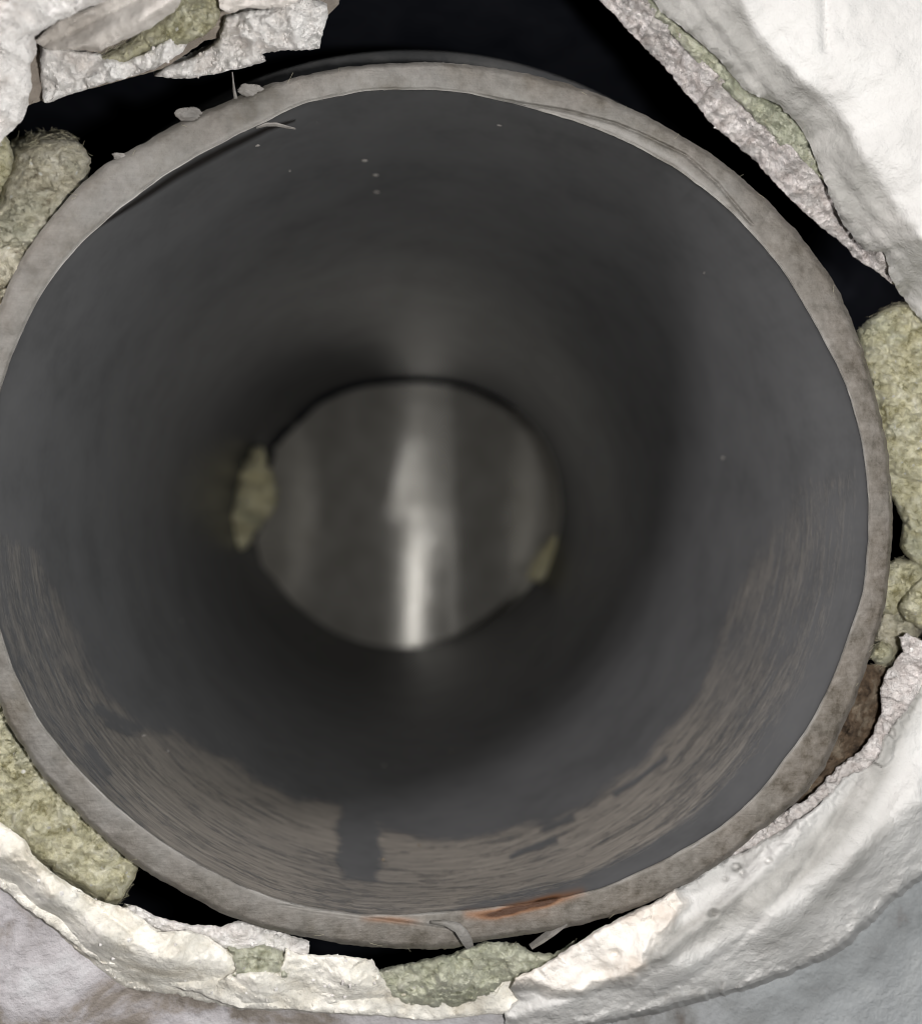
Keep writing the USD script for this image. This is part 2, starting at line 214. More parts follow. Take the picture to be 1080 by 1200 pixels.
def chunk_mesh(poly, ctrl, thick, step=4.0, rag=2.0, relief=(), edge=(12, .002), seed=1, holes=(), extra=None, side_noise=.0008, step_in=None, prims=None, facet=()):
    rings = [densify(poly, step*.8, rag, seed)]+[densify(h, step*.8, rag, seed+5+i) for i, h in enumerate(holes)]
    pg = Polygon(rings[0], rings[1:])
    if not pg.is_valid:
        pg = pg.buffer(0)
        if pg.geom_type != 'Polygon': pg = max(pg.geoms, key=lambda g: g.area)
        rings = [densify(np.asarray(pg.exterior.coords)[:-1], step*.8, 0, 0)]+[densify(np.asarray(i.coords)[:-1], step*.8, 0, 0) for i in pg.interiors]
        pg = Polygon(rings[0], rings[1:])
    st = step_in or step
    x0, y0, x1, y1 = pg.bounds
    gx, gy = np.meshgrid(np.arange(x0, x1, st), np.arange(y0, y1, st*.87)); gx[1::2] += st/2
    q = np.c_[gx.ravel(), gy.ravel()]+RNG.uniform(-.22, .22, (gx.size, 2))*st
    q = q[shapely.contains_xy(pg.buffer(-st*.45), q[:, 0], q[:, 1])]
    B = np.vstack(rings); P = np.vstack([B, q]); nb = len(B)
    tri = Delaunay(P).simplices; c = P[tri].mean(1); tri = tri[shapely.contains_xy(pg, c[:, 0], c[:, 1])]
    a, b_, c_ = P[tri[:, 0]], P[tri[:, 1]], P[tri[:, 2]]
    ar = (b_[:, 0]-a[:, 0])*(c_[:, 1]-a[:, 1])-(b_[:, 1]-a[:, 1])*(c_[:, 0]-a[:, 0])
    tri = tri[np.abs(ar) > 1e-3]; ar = ar[np.abs(ar) > 1e-3]
    tri = np.where((ar > 0)[:, None], tri[:, ::-1], tri)          # faces towards the viewer
    tri = tri[:, ::-1] if False else tri
    d, _ = cKDTree(B).query(P)
    y = idw(P, ctrl)
    W = at_y(P, y)
    for amp, freq, mode in relief:
        f = fb(W, freq, 4, seed)
        if mode == 'ridge': f = .5-np.abs(f)*4
        if mode == 'pit': f = -2*np.clip(-f-.04, 0, .3)
        if mode == 'step': f = np.round((f+.5)*7)/7-.5
        y = y-amp*2*f
    if extra is not None: y = y+extra(P, W)
    for amp, cell, wid in facet:
        y = y-amp*facets(W, cell, seed)*(1 if wid is None else np.clip(np.exp(-d/wid)*1.1, 0, 1))
    ew, eh = edge
    k = np.clip(1-d/ew, 0, 1); y = y+eh*(1-np.sqrt(np.maximum(1-k*k, 0)))
    F = at_y(P, y)
    N = len(P); verts = [F]; faces = [tri]
    back = at_y(P, y+thick)
    off = 0; prev = {}
    rows = 4; base = N
    verts.append(F[:nb]); idx_rows = [np.arange(base, base+nb)]; base += nb
    for r in range(1, rows+1):
        R = at_y(B, F[:nb, 1]+thick*r/rows); R[:, [0, 2]] *= 1+.06*thick*r/rows/.02*min(1, thick/.02)*.3
        nz = np.stack([fb(R, 420, 3, seed+3), np.zeros(nb), fb(R, 420, 3, seed+4)], -1)
        R = R+nz*side_noise*2*r/rows; verts.append(R); idx_rows.append(np.arange(base, base+nb)); base += nb
    o = 0
    for ring in rings:
        n = len(ring); i = np.arange(o, o+n); j = np.r_[i[1:], i[0]]
        sgn = np.sign(((ring[:, 0]*np.roll(ring[:, 1], -1))-(np.roll(ring[:, 0], -1)*ring[:, 1])).sum())
        if ring is not rings[0]: sgn = -sgn
        for r in range(rows):
            A, Bq = idx_rows[r], idx_rows[r+1]
            t = np.vstack([np.c_[A[i], A[j], Bq[j]], np.c_[A[i], Bq[j], Bq[i]]])
            faces.append(t if sgn > 0 else t[:, ::-1])
        o += n
    # back cap: last side row + interior points
    verts.append(back[nb:]); mp = np.r_[idx_rows[-1], np.arange(base, base+N-nb)]
    faces.append(mp[tri][:, ::-1])
    m = trimesh.Trimesh(np.vstack(verts), np.vstack(faces), process=False)
    m.metadata['nf'] = len(F)
    if prims:
        pos = m.vertices; uvp = project(pos); m.metadata['prim'] = {k: f(uvp) for k, f in prims.items()}
    return m

FRONTS = []
def piece(name, label, cat, poly, ctrl, thick, mat, group=None, parent=None, fibres=0, fib=(.0008, .0034), smooth=50, **kw):
    kw['step'] = kw.get('step', 4)*.66
    if not fibres: kw['edge'] = (kw['edge'][0]*.5, kw['edge'][1]*.45)
    if mat in (m_wool, m_woolt, m_wgreen, m_woold): kw['relief'] = tuple((a*1.3, f, o) for a, f, o in kw['relief'])+((.0014, 170, 'pit'), (.0013, 480, ''), (.0018, 620, 'pit'))
    elif mat is not m_skim: kw['relief'] = tuple((a*1.7, f, o) for a, f, o in kw['relief'])+((.0009, 480, ''), (.0005, 1100, ''))
    if 'facet' not in kw:
        kw['facet'] = ((.0012, .0042, None), (.0007, .0016, None)) if mat in (m_white, m_gyps, m_dirt) else ((.0012, .0050, 16), (.0007, .0018, 10)) if mat in (m_skim, m_cream, m_beige) else ((.0011, .0030, None), (.0007, .0013, None)) if mat in (m_wool, m_woolt, m_wgreen) else ()
    kw['rag'] = kw.get('rag', 2)*1.25
    m = chunk_mesh(poly, ctrl, thick, **kw)
    if mat in (m_cream, m_white, m_gyps): FRONTS.append({'v': m.vertices[:m.metadata['nf']]})
    if parent is not None:
        return obj(name, m, mat, parent, smooth=smooth)
    if not fibres:
        return tag(obj(name, m, mat, smooth=smooth, prim=m.metadata.get('prim')), label, cat, group)
    t = thing(name, label, cat, group)
    obj('wool_body', m, mat, t, smooth=smooth)
    fibre(t, m, int(fibres*4), fib, kw.get('seed', 1))
    return t
def fibre(t, m, n, ln, seed):
    r = np.random.default_rng(seed+100)
    k = np.nonzero(m.face_normals[:, 1] < -.05)[0]
    w = m.area_faces[k]; k = r.choice(k, n, p=w/w.sum()); p = m.triangles[k].mean(1); nn = m.face_normals[k]
    pts = []; 
    for i in range(n):
        L = r.uniform(*ln); d = r.normal(size=3); d -= d@nn[i]*nn[i]*.8; d /= np.linalg.norm(d)+1e-9
        c = r.normal(size=3)*.5; 
        s = np.linspace(-.5, .5, 5)
        lift = -.0001+.0005*r.random()
        pts.append(p[i]+nn[i]*lift+d*(s*L)[:, None]+(c*L*.35)[None]*(s**2)[:, None]+nn[i]*(s[:, None]+.5)*L*.18)
    cu = UsdGeom.BasisCurves.Define(stage, path_for('loose_fibre', t))
    cu.CreateTypeAttr('cubic'); cu.CreateBasisAttr('catmullRom'); cu.CreateWrapAttr('pinned')
    cu.CreatePointsAttr(Vt.Vec3fArray.FromNumpy(np.vstack(pts).astype(np.float32))); cu.CreateCurveVertexCountsAttr(Vt.IntArray([5]*n))
    cu.CreateWidthsAttr(Vt.FloatArray([0.000045]*(5*n))); cu.SetWidthsInterpolation('vertex')
    from pxr import UsdShade
    UsdShade.MaterialBindingAPI.Apply(cu.GetPrim()).Bind(m_fibre)
    cu.GetPrim().SetCustomDataByKey('kind', 'stuff')

# ------------------------------------------------------------------ the wall and what lies behind it
WALL_HOLE = [(-90, 880), (0, 985), (60, 1045), (150, 1082), (220, 1102), (280, 1125), (350, 1138), (420, 1142), (470, 1155), (560, 1158), (600, 1148), (680, 1118), (760, 1088), (850, 1025), (940, 965), (1000, 915), (1050, 850), (1105, 770), (1120, 600), (1115, 420), (1082, 365), (1065, 330), (1000, 270), (890, 120), (800, 20), (745, -40), (730, -110), (600, -190), (430, -190), (385, -70), (240, 20), (50, 90), (22, 130), (-40, 170), (-110, 230), (-120, 560), (-110, 800)]
wall = chunk_mesh([(-420, -420), (1500, -420), (1500, 1620), (-420, 1620)], [(540, 600, .019)], .03, step=7, rag=2, relief=((.0016, 45, ''), (.0006, 160, '')), edge=(10, .001), seed=3, holes=[WALL_HOLE])
tag(obj('wall', wall, m_render, smooth=50), kind='structure')
def hollow_box(x, z, y0, y1, t=.01):
    bs = []
    for (ex, px) in (((t, y1-y0, 2*z), (-x-t/2, 0)), ((t, y1-y0, 2*z), (x+t/2, 0))):
        b = trimesh.creation.box(ex); b.apply_translation((px[0], (y0+y1)/2, 0)); bs.append(b)
    for s in (-1, 1):
        b = trimesh.creation.box((2*x+2*t, y1-y0, t)); b.apply_translation((0, (y0+y1)/2, s*(z+t/2))); bs.append(b)
    b = trimesh.creation.box((2*x+2*t, t, 2*z+2*t)); b.apply_translation((0, y1+t/2, 0)); bs.append(b)
    return trimesh.util.concatenate(bs)
tag(obj('wall_cavity', hollow_box(.19, .20, .042, .70), m_dark, smooth=False), kind='structure')

# ------------------------------------------------------------------ the grey pipe
R = 0.1; PIPE_END = 0.3465
INN = np.array([(480,105),(430,106),(400,112),(355,121),(311,143),(259,168),(207,197),(159,231),(122,260),(85,295),(56,333),(37,367),(21,400),(0,458),(-7,530),(-8,610),(-5,690),(0,737),(17,787),(46,843),(85,893),(133,941),(174,974),(222,1007),(267,1030),(315,1050),(370,1064),(425,1071),(505,1069),(577,1063),(642,1054),(700,1042),(743,1024),(802,994),(840,972),(887,930),(917,891),(947,850),(970,807),(993,746),(1010,697),(1015,650),(1015,561),(1006,503),(991,453),(969,407),(942,358),(917,318),(887,281),(839,233),(795,200),(735,167),(680,144),(657,137),(587,118),(535,107)], float)
OUT = np.array([(480,73),(440,75),(400,80),(333,94),(274,115),(215,141),(170,167),(122,193),(85,226),(55,262),(22,308),(-2,365),(-20,430),(-30,510),(-33,590),(-30,680),(-20,770),(8,846),(30,880),(56,917),(85,946),(122,983),(163,1017),(215,1046),(278,1078),(359,1098),(399,1106),(447,1111),(489,1113),(531,1112),(551,1106),(590,1099),(642,1092),(698,1079),(736,1068),(791,1043),(852,1006),(885,977),(915,955),(945,928),(964,903),(988,850),(1004,813),(1015,781),(1026,746),(1037,708),(1043,650),(1045,590),(1041,540),(1032,490),(1020,440),(1005,395),(985,345),(960,305),(925,262),(880,218),(830,178),(780,148),(720,118),(660,97),(600,83),(540,75)], float)
CC = np.array([507., 587.])
NT = 1080
TH = np.linspace(0, 2*np.pi, NT, endpoint=False)                 # angle in the picture plane, anticlockwise from +x
def polar(c):
    q = c-CC; a = np.arctan2(-q[:, 1], q[:, 0]) % (2*np.pi); r = np.hypot(*q.T); o = np.argsort(a); a, r = a[o], r[o]
    v = np.interp(TH, np.r_[a[-1]-2*np.pi, a, a[0]+2*np.pi], np.r_[r[-1], r, r[0]])
    k = np.exp(-np.linspace(-2, 2, 9)**2); k /= k.sum(); return np.convolve(np.r_[v[-4:], v, v[:4]], k, 'valid')
def ring_noise(freq, seed, oc=3): return meshkit.fbm(np.c_[np.cos(TH)*freq, np.sin(TH)*freq, np.full(NT, 3.3*seed)], oc, seed)-.5
ri = polar(INN)+ring_noise(22, 1)*2.5; ro = polar(OUT)+ring_noise(30, 2)*4.5+ring_noise(120, 3, 2)*1.6
DIR = np.c_[np.cos(TH), -np.sin(TH)]
uv_in = CC+ri[:, None]*DIR
yc = np.clip(on_pipe(uv_in, R)[:, 1]*.4, -.004, .0055)
k = np.hanning(41); k /= k.sum(); yc = np.convolve(np.r_[yc[-20:], yc, yc[:20]], k, 'valid')
mouth = at_y(uv_in, yc)
phi = np.arctan2(mouth[:, 2], mouth[:, 0]); rm = np.hypot(mouth[:, 0], mouth[:, 2])
def seg_dist(P, line):
    line = np.asarray(line, float); best = np.full(len(P), 1e9); par = np.zeros(len(P)); n = len(line)-1
    for i, (a, b) in enumerate(zip(line[:-1], line[1:])):
        t = np.clip(((P-a)@(b-a))/((b-a)@(b-a)), 0, 1); d = np.linalg.norm(P-a-t[:, None]*(b-a), axis=1)
        par = np.where(d < best, (i+t)/n, par); best = np.minimum(best, d)
    return best, par
RUST = [((548, 1072), (580, 1072), (612, 1064), (640, 1057), (680, 1046)), ((425, 1077), (460, 1078), (495, 1081))]
def rust(P):
    r = 0
    for (ln, w, s) in ((RUST[0], 6.0, 1.45), (RUST[1], 4, .6), (((560, 1080), (650, 1068)), 8, .18)):
        d, t = seg_dist(P, ln); r = np.maximum(r, s*np.exp(-(d/w)**2)*np.sin(np.pi*np.clip(.12+.8*t, 0, 1)))
    return np.clip(r*(.55+.9*meshkit.fbm(np.c_[P*.05, np.zeros(len(P))], 3, 4)), 0, 1)
DUST = Polygon([(-40, 600), (40, 640), (75, 700), (100, 760), (135, 815), (165, 842), (205, 850), (255, 880), (310, 908), (350, 930), (402, 943), (404, 1030), (436, 1030), (438, 960), (480, 975), (560, 976), (640, 957), (690, 930), (740, 893), (770, 860), (800, 815), (830, 750), (860, 690), (890, 630), (925, 560), (1010, 540), (1000, 680), (955, 800), (895, 895), (815, 965), (725, 1015), (640, 1052), (560, 1062), (500, 1090), (425, 1085), (315, 1070), (174, 985), (60, 900), (-20, 800), (-60, 700)])
def dust(P):
    # the band of dry dirt along the lower half of the mouth, with a wiped stripe left in it
    inside = shapely.contains_xy(DUST, P[:, 0], P[:, 1]); d = shapely.distance(DUST.exterior, shapely.points(P))
    q = P-CC; a = np.arctan2(q[:, 1], q[:, 0]); r = np.hypot(q[:, 0], q[:, 1])
    j = meshkit.fbm(np.c_[a*9, r*.06, np.zeros(len(P))], 4, 21)-.5
    s = np.where(inside, d, -d)+j*22-2; v = np.clip((s+3)/(11+.016*np.clip(P[:, 0]-450, 0, 500)), 0, 1)
    v = v*np.clip(.95+.9*(meshkit.fbm(np.c_[a*4, r*.02, np.ones(len(P))], 3, 8)-.4), 0, 1)
    v = v*np.interp(P[:, 0], [0, 90, 200, 480, 760, 900, 1010], [.3, .55, .85, 1, .85, .42, .2])
    for ln, w in (([(118, 832), (140, 846), (163, 853)], 7), ([(104, 876), (113, 890), (126, 906)], 5), ([(186, 842), (198, 832), (206, 818)], 13), ([(128, 850), (150, 858)], 4), ([(640, 972), (668, 958)], 5), ([(600, 1005), (650, 985)], 3), ([(720, 930), (780, 890)], 3)):
        dd, _ = seg_dist(P+j[:, None]*8, ln); v = v*(1-.95*np.exp(-(dd/w)**2))
    return v
fine = np.r_[np.linspace(0, .10, 130)[1:], np.linspace(.10, PIPE_END, 90)[1:]]
rows, dr, rr = [], [], []
edge_r = rm
for s_, d_, g_ in ((0.0, .0000, .0), (1, .0006, -.0006)):
    pass
lv = np.r_[0, fine]
for y in lv:
    w = np.exp(-(y/.022)**2); yy = yc+(y*(PIPE_END-yc)/PIPE_END)
    rad = R+(rm-R)*w+.0007*(1-np.exp(-y/.0009))                  # a slight inward lip at the mouth
    rad = rad+.00035*fb(np.c_[np.cos(phi)*rad, yy, np.sin(phi)*rad], 14, 2, 6)*(1-w)
    rows.append(np.c_[rad*np.cos(phi), yy, rad*np.sin(phi)])
V = np.vstack(rows); PV = project(V)
pipe = thing('flue_pipe', 'large round dark grey steel pipe seen end on, dusty inside along the bottom', 'pipe')
near = V[:, 1] < .12
so_, st_ = seg_dist(PV, [(108, 270), (160, 236), (210, 203), (262, 175), (312, 151), (345, 141)]); sv = np.where(V[:, 1] < .02, np.clip(1.3-so_/(5.5*np.sin(np.pi*np.clip(st_*.9+.05, 0, 1))+.6), 0, 1), 0)  # mask for the rim's cast shade, painted along the upper left lip
dv = np.zeros(len(V)); dv[near] = dust(PV[near]); rv = np.zeros(len(V)); nr_ = V[:, 1] < .02; rv[nr_] = rust(PV[nr_])
obj('inner_wall', (V, grid(len(lv), NT)), m_pipe, pipe, prim={'dust': dv, 'rust': rv, 'lip_shade': sv})
# the cut edge: bevel, face, bevel, with the cracks and laps that run along it
NR = 30
GROOVE = [([(560, 112), (591, 118), (665, 130), (720, 144), (750, 156), (802, 181), (840, 215), (880, 262)], 1.6, .0011), ([(167, 222), (215, 195), (260, 168), (333, 133), (370, 119), (400, 112)], 1.3, .0006),
          ([(330, 1061), (370, 1068), (425, 1075), (480, 1083), (530, 1090), (548, 1106)], 1.8, .0007), ([(120, 250), (140, 262)], 2, .0005)]
rows = []
tt = np.linspace(0, 1, NR)
for t in tt:
    uv = CC+(ri+(ro-ri)*t)[:, None]*DIR
    y = yc.copy()+.0022*max(0, (t-.82)/.18)**2+.0009*max(0, (.12-t)/.12)**2-.0004*math.sin(math.pi*t)
    y = y-.0007*fb(np.c_[uv*.0012, np.zeros(NT)], 90, 4, 11)-.0006*fb(np.c_[uv*.0002, np.zeros(NT)], 220, 3, 12)
    for ln, w, dp in GROOVE:
        d, p = seg_dist(uv, ln); y = y+dp*np.exp(-(d/w)**2)
    rows.append(at_y(uv, y))
rows[0] = np.c_[rm*np.cos(phi), yc, rm*np.sin(phi)]
V = np.vstack(rows)
V0 = V.copy(); tvf = np.repeat(tt, NT)[grid(NR, NT)[:, 0]]
PR = project(V); AN = np.degrees(np.arctan2(-(PR-CC)[:, 1], (PR-CC)[:, 0])) % 360
soil = np.interp(AN, [0, 30, 60, 90, 130, 180, 230, 260, 290, 320, 345, 360], [.75, .6, .35, .2, .2, .3, .4, .55, .7, .95, .95, .75])
tv = np.repeat(tt, NT)
soil = np.clip(soil+.9*(meshkit.fbm(np.c_[PR*.02, np.zeros(len(PR))], 4, 31)-.5)+.25*(tv-.5), 0, 1)
bare = np.exp(-(tv/.07)**2)*np.clip(meshkit.fbm(np.c_[PR*.03, np.zeros(len(PR))], 3, 33)*1.6-.2, 0, 1)
for ln in ([(330,1057),(370,1065),(425,1072),(480,1079),(530,1086)], [(167,219),(215,192),(260,165),(333,130),(370,116)], [(600,125),(665,137),(720,152),(790,188),(850,240)]):
    d_, _ = seg_dist(PR, ln); bare = np.maximum(bare, .45*np.exp(-(d_/4)**2))
obj('rim', (V, grid(NR, NT)[:, ::-1]), m_rim, pipe, prim={'rust': rust(PR), 'soil': soil, 'bare': bare})
last = rows[-1]; ra = np.hypot(last[:, 0], last[:, 2]); pa = np.arctan2(last[:, 2], last[:, 0]); rows = [last]
for y in (.004, .01, .02, .05, .12, .25, PIPE_END):
    w = math.exp(-y/.02); rad = .1055+(ra-.1055)*w; rows.append(np.c_[rad*np.cos(pa), np.maximum(last[:, 1], 0)*w+y, rad*np.sin(pa)])
obj('outer_wall', (np.vstack(rows), grid(len(rows), NT)[:, ::-1]), m_sleeve, pipe)
# burrs and splinters on the cut edge
def sliver(name, pts, widths, y, th, mat, parent, label=None, cat=None, seed=1):
    pts = np.asarray(pts, float); t = np.gradient(pts, axis=0); n = np.stack([t[:, 1], -t[:, 0]], -1); n /= np.linalg.norm(n, axis=1)[:, None]
    w = np.asarray(widths, float)[:, None]/2; y = np.broadcast_to(np.asarray(y, float), (len(pts),))
    A, B = at_y(pts+n*w, y), at_y(pts-n*w, y); C = at_y(pts, y-th*.6); A2, B2 = A+[0, th, 0], B+[0, th, 0]
    L = len(pts); V = np.vstack([A, C, B, B2, A2]); f = []
    for q in range(5):
        for i in range(L-1): f.append((q*L+i, ((q+1) % 5)*L+i, ((q+1) % 5)*L+i+1, q*L+i+1))
    f = np.array(f); tri = np.vstack([f[:, [0, 1, 2]], f[:, [0, 2, 3]]])
    caps = [(0, L, 2*L), (0, 2*L, 3*L), (0, 3*L, 4*L)]+[(L-1, 3*L-1, 2*L-1), (L-1, 4*L-1, 3*L-1), (L-1, 5*L-1, 4*L-1)]
    m = trimesh.Trimesh(V, np.vstack([tri, caps]), process=False); m.fix_normals()
    p = obj(name, m, mat, parent, smooth=35)
    return tag(p, label, cat)
sliver('burr', [(300, 149), (312, 145), (324, 145), (336, 148), (346, 150)], [1, 3.5, 3.5, 2.5, .8], [.0015, .001, .001, .0015, .002], .0005, m_burr, pipe, 'thin pale burr flaking off the inner edge')
sliver('burr', [(505, 1082), (522, 1083), (536, 1088), (543, 1096), (548, 1105), (551, 1111)], [2, 6, 11, 13, 12, 9], [.0016, .0008, .0002, .0001, .0008, .002], .0008, m_rim, pipe, 'curled burr hanging from the bottom edge')
sliver('burr', [(806, 997), (818, 990), (830, 983), (838, 979)], [2, 5, 4, 1], [.0, -.0004, -.0004, .0], .0005, m_burr, pipe)
def crumb(c, r, seed):
    m = trimesh.creation.icosphere(subdivisions=3, radius=1.0); m.vertices *= (1+1.1*fb(m.vertices, 1.3, 3, seed)+.5*fb(m.vertices, 4, 2, seed+1))[:, None]
    m.vertices = m.vertices*np.asarray(r); m.apply_translation(c); return m
for i, (u, v, rx) in enumerate(((219, 133, .0020), (226, 130, .0014), (291, 105, .0018), (300, 103, .0012), (140, 182, .0012), (898, 246, .0012))):
    tag(obj('rim_crumb', crumb(at_y(np.array([[u, v+1]], float), np.array([.0025]))[0], (rx*1.25, rx*.9, rx*.65), 50+i), m_burr, smooth=True), ['largest grey crumb on the upper left rim', 'small crumb touching the largest one on the upper left rim', 'crumb by the upright fibre on the upper rim', 'tiny crumb just right of the upright fibre', 'tiny crumb on the rim beside the tan wool', 'tiny crumb on the upper right rim near the black gap'][i], 'crumb', 'crumbs on the rim')
for (u, v) in ((441, 225), (440, 205), (450, 897), (586, 146), (427, 188), (196, 880), (168, 862), (300, 170)):
    c = on_pipe(np.array([[u, v]], float), R-.0002)[0]; s_ = trimesh.creation.icosphere(subdivisions=1, radius=.0006); s_.apply_scale((1.6 if v < 400 else 1, .9, .5)); s_.apply_translation(c)
    obj('speck', s_, m_burr, pipe)
for k in range(12):
    u, v = RNG.uniform(60, 960), RNG.uniform(140, 1010)
    if not 250 < math.hypot(u-507, v-600) < 455: continue
    c = on_pipe(np.array([[u, v]], float), R)[0]; s_ = trimesh.creation.icosphere(subdivisions=1, radius=RNG.uniform(.00018, .00045)); s_.vertices *= RNG.uniform(.6, 1.5, 3); s_.apply_translation(c)
    obj('speck', s_, m_burr if k % 3 else m_dirt, pipe)
lint = trimesh.Trimesh(V0, grid(NR, NT)[:, ::-1][:, [0, 1, 2]], process=False)
lint.update_faces(np.abs(project(lint.triangles_center)-CC)[:, 0] >= 0); ok_ = tvf > .8; lint.update_faces(ok_)
fibre(pipe, lint, 45, (.0008, .0035), 3)
sliver('splinter', [(622, 1111), (634, 1103), (648, 1093), (664, 1083)], [5, 7, 8, 4], [.012, .009, .006, .004], .001, m_burr, None, 'pale grey splinter bridging the gap under the pipe rim', 'splinter')
sliver('straw', [(272, 84), (273, 95), (274, 104), (276, 114)], [1.2, 2, 3, 4], [.003, .002, .001, .0005], .0006, m_burr, None, 'hair-thin upright fibre standing on the upper rim', 'fibre')

# sleeve around the pipe, set back behind the mouth
def tube(ro_, ri_, y0, y1, n=160, prof=None):
    pr = prof or [(ri_, y1), (ri_, y0+.003), (ri_+.002, y0), (ro_-.004, y0), (ro_, y0+.004), (ro_, y1)]
    a = np.linspace(0, 2*np.pi, n, endpoint=False)
    V = np.vstack([np.c_[r*np.cos(a), np.full(n, y), r*np.sin(a)] for r, y in pr])
    m = trimesh.Trimesh(V, np.vstack([grid(len(pr), n)[:, [0, 1, 2]], grid(len(pr), n)[:, [0, 2, 3]]]), process=False); m.fix_normals(); return m
sl = tube(.1265, .1158, .046, .33, prof=[(.1158, .33), (.1158, .052), (.1175, .048), (.1200, .0465), (.1228, .0475), (.1250, .051), (.1265, .058), (.1265, .33)]); sl.apply_translation((0, 0, .0075))
tag(obj('outer_sleeve', sl, m_sleeve, smooth=60), 'dark sleeve ring around the grey pipe, set back in the gap', 'sleeve')

# collar beyond the pipe and the upright metal duct
RC = .1005
HOLE = np.array([(490,444),(540,449),(590,468),(630,503),(652,548),(659,600),(650,642),(625,682),(590,717),(540,748),(490,760),(440,757),(390,740),(340,702),(306,662),(300,632),(314,604),(319,570),(314,547),(318,522),(330,507),(347,497),(351,486),(365,475),(390,459),(430,447)], float)
q = on_pipe(densify(HOLE, 3, 1.3, 5), RC); a_ = np.arctan2(q[:, 2], q[:, 0]); o = np.argsort(a_)
yend = np.interp(np.linspace(-np.pi, np.pi, 720, endpoint=False), a_[o], np.clip(q[o, 1], .362, .50), period=2*np.pi)
an = np.linspace(-np.pi, np.pi, 720, endpoint=False); kk = np.hanning(61); kk /= kk.sum(); ys_ = np.convolve(np.r_[yend[-30:], yend, yend[:30]], kk, 'valid'); wl = np.clip((np.abs(an)-2.3)/.3, 0, 1); yend = ys_*(1-wl)+yend*wl; rows = []
for s_ in np.linspace(0, 1, 26): 
    y = PIPE_END-.0005+(yend-PIPE_END)*s_; rows.append(np.c_[RC*np.cos(an), y, RC*np.sin(an)])
for s_ in np.linspace(1, 0, 6):
    y = PIPE_END+(yend-PIPE_END)*s_+.0004; rows.append(np.c_[(RC+.0009)*np.cos(an), y, (RC+.0009)*np.sin(an)])
tag(obj('connecting_collar', (np.vstack(rows), grid(len(rows), 720)), m_pipe, smooth=40, prim={'dust': np.zeros(720*32), 'rust': np.zeros(720*32)}), 'dark collar ring with a ragged left edge at the deep end of the pipe', 'pipe collar')
sa = np.linspace(math.radians(42), math.radians(168), 240); ye = np.interp(sa, an, yend)  # black arc added as painted shade along the far collar edge
tr = .0030*np.sin(np.clip((sa-sa[0])/(sa[-1]-sa[0]), 0, 1)*np.pi)**.5+.0022*(meshkit.fbm(np.c_[sa*14, sa*0, sa*0], 3, 3)-.4)*np.interp(sa, [1.9, 2.6], [.2, 1.6]); tr = np.maximum(tr, .0003)
rows = []
for fr, dy in ((0, -.003), (.6, -.004), (1, -.002), (1, .003), (0, .004)):
    rr_ = RC-.0001-tr*fr; rows.append(np.c_[rr_*np.cos(sa), ye+dy, rr_*np.sin(sa)])
m_ = trimesh.Trimesh(np.vstack(rows), np.vstack([grid(5, 240, False)[:, [0, 1, 2]], grid(5, 240, False)[:, [0, 2, 3]]]), process=False)
tag(obj('shade_arc', m_, m_dark, smooth=60), 'thin black ragged seal arched over the deep metal opening, in place of shade', 'shade_strip')
RD, AX, AY, TILT = .13, .016, .522, math.radians(5.3)
def duct_mesh(rad):
    nz, nt = 300, 420
    z = np.linspace(-.19, .19, nz); a = np.linspace(0, 2*np.pi, nt, endpoint=False)
    Z, A = np.meshgrid(z, a, indexing='ij')
    P = np.stack([rad*np.cos(A), rad*np.sin(A), Z], -1).reshape(-1, 3)
    dent = .00016*fb(P*[.1, .1, .8], 9, 2, 2)+.00016*fb(P*[.05, .05, 1.2], 42, 2, 5)+.00022*fb(P*[.8, .8, .8], 60, 2, 15)*np.clip((.0-P[:, 2])/.03, 0, 1)
    P[:, :2] *= (1+dent/rad)[:, None]
    c, s = math.cos(TILT), math.sin(TILT)
    P = np.c_[P[:, 0]+AX, P[:, 1]*c+P[:, 2]*s+AY, -P[:, 1]*s+P[:, 2]*c]
    f = grid(nz, nt); cen = P[f].mean(1)
    f = f[~((cen[:, 1] < AY) & (np.hypot(cen[:, 0], cen[:, 2]) < .122))]
    return P, f
P1, f1 = duct_mesh(RD)
duct = thing('metal_duct', 'dull upright metal duct with a bright vertical sheen, seen through the pipe', 'duct')
obj('duct_wall', (P1, f1[:, ::-1]), m_duct, duct)

# ------------------------------------------------------------------ wool in the gaps
WG = 'clumps of mineral wool around the pipe'
piece('wool_clump', 'tan fluffy wool clump at the upper left of the pipe rim', 'mineral wool', [(13,200),(22,181),(48,165),(74,162),(96,171),(107,185),(102,208),(88,232),(70,258),(50,300),(35,350),(20,390),(-10,450),(-70,500),(-90,260),(0,235)],
      [(60,180,.004),(90,200,.007),(20,300,.000),(0,380,.002),(60,260,.004)], .03, m_woolt, WG, fibres=260, step=3.2, rag=3, relief=((.0022,70,''),(.0012,260,'')), edge=(26,.007), seed=11)
piece('wool_clump', 'smooth yellow wool wedge under the white plaster at the far left edge', 'mineral wool', [(-80,120),(0,150),(12,165),(18,185),(10,225),(-80,260)], [(0,190,.010)], .03, m_wool, WG, fibres=60, step=3.5, rag=2, relief=((.001,80,''),), edge=(18,.005), seed=12)
piece('wool_clump', 'yellow-green wool clump at the lower left, ending at a black gap', 'mineral wool', [(-90,740),(0,812),(45,870),(85,918),(122,958),(160,1000),(165,1014),(160,1028),(152,1037),(143,1057),(126,1057),(100,1040),(50,1010),(20,985),(-90,920)],
      [(0,880,.004),(90,990,.005),(60,910,.009),(150,1030,.007)], .03, m_wool, WG, fibres=330, step=3.2, rag=2.5, relief=((.0016,80,''),(.0012,300,'')), edge=(16,.004), seed=13)
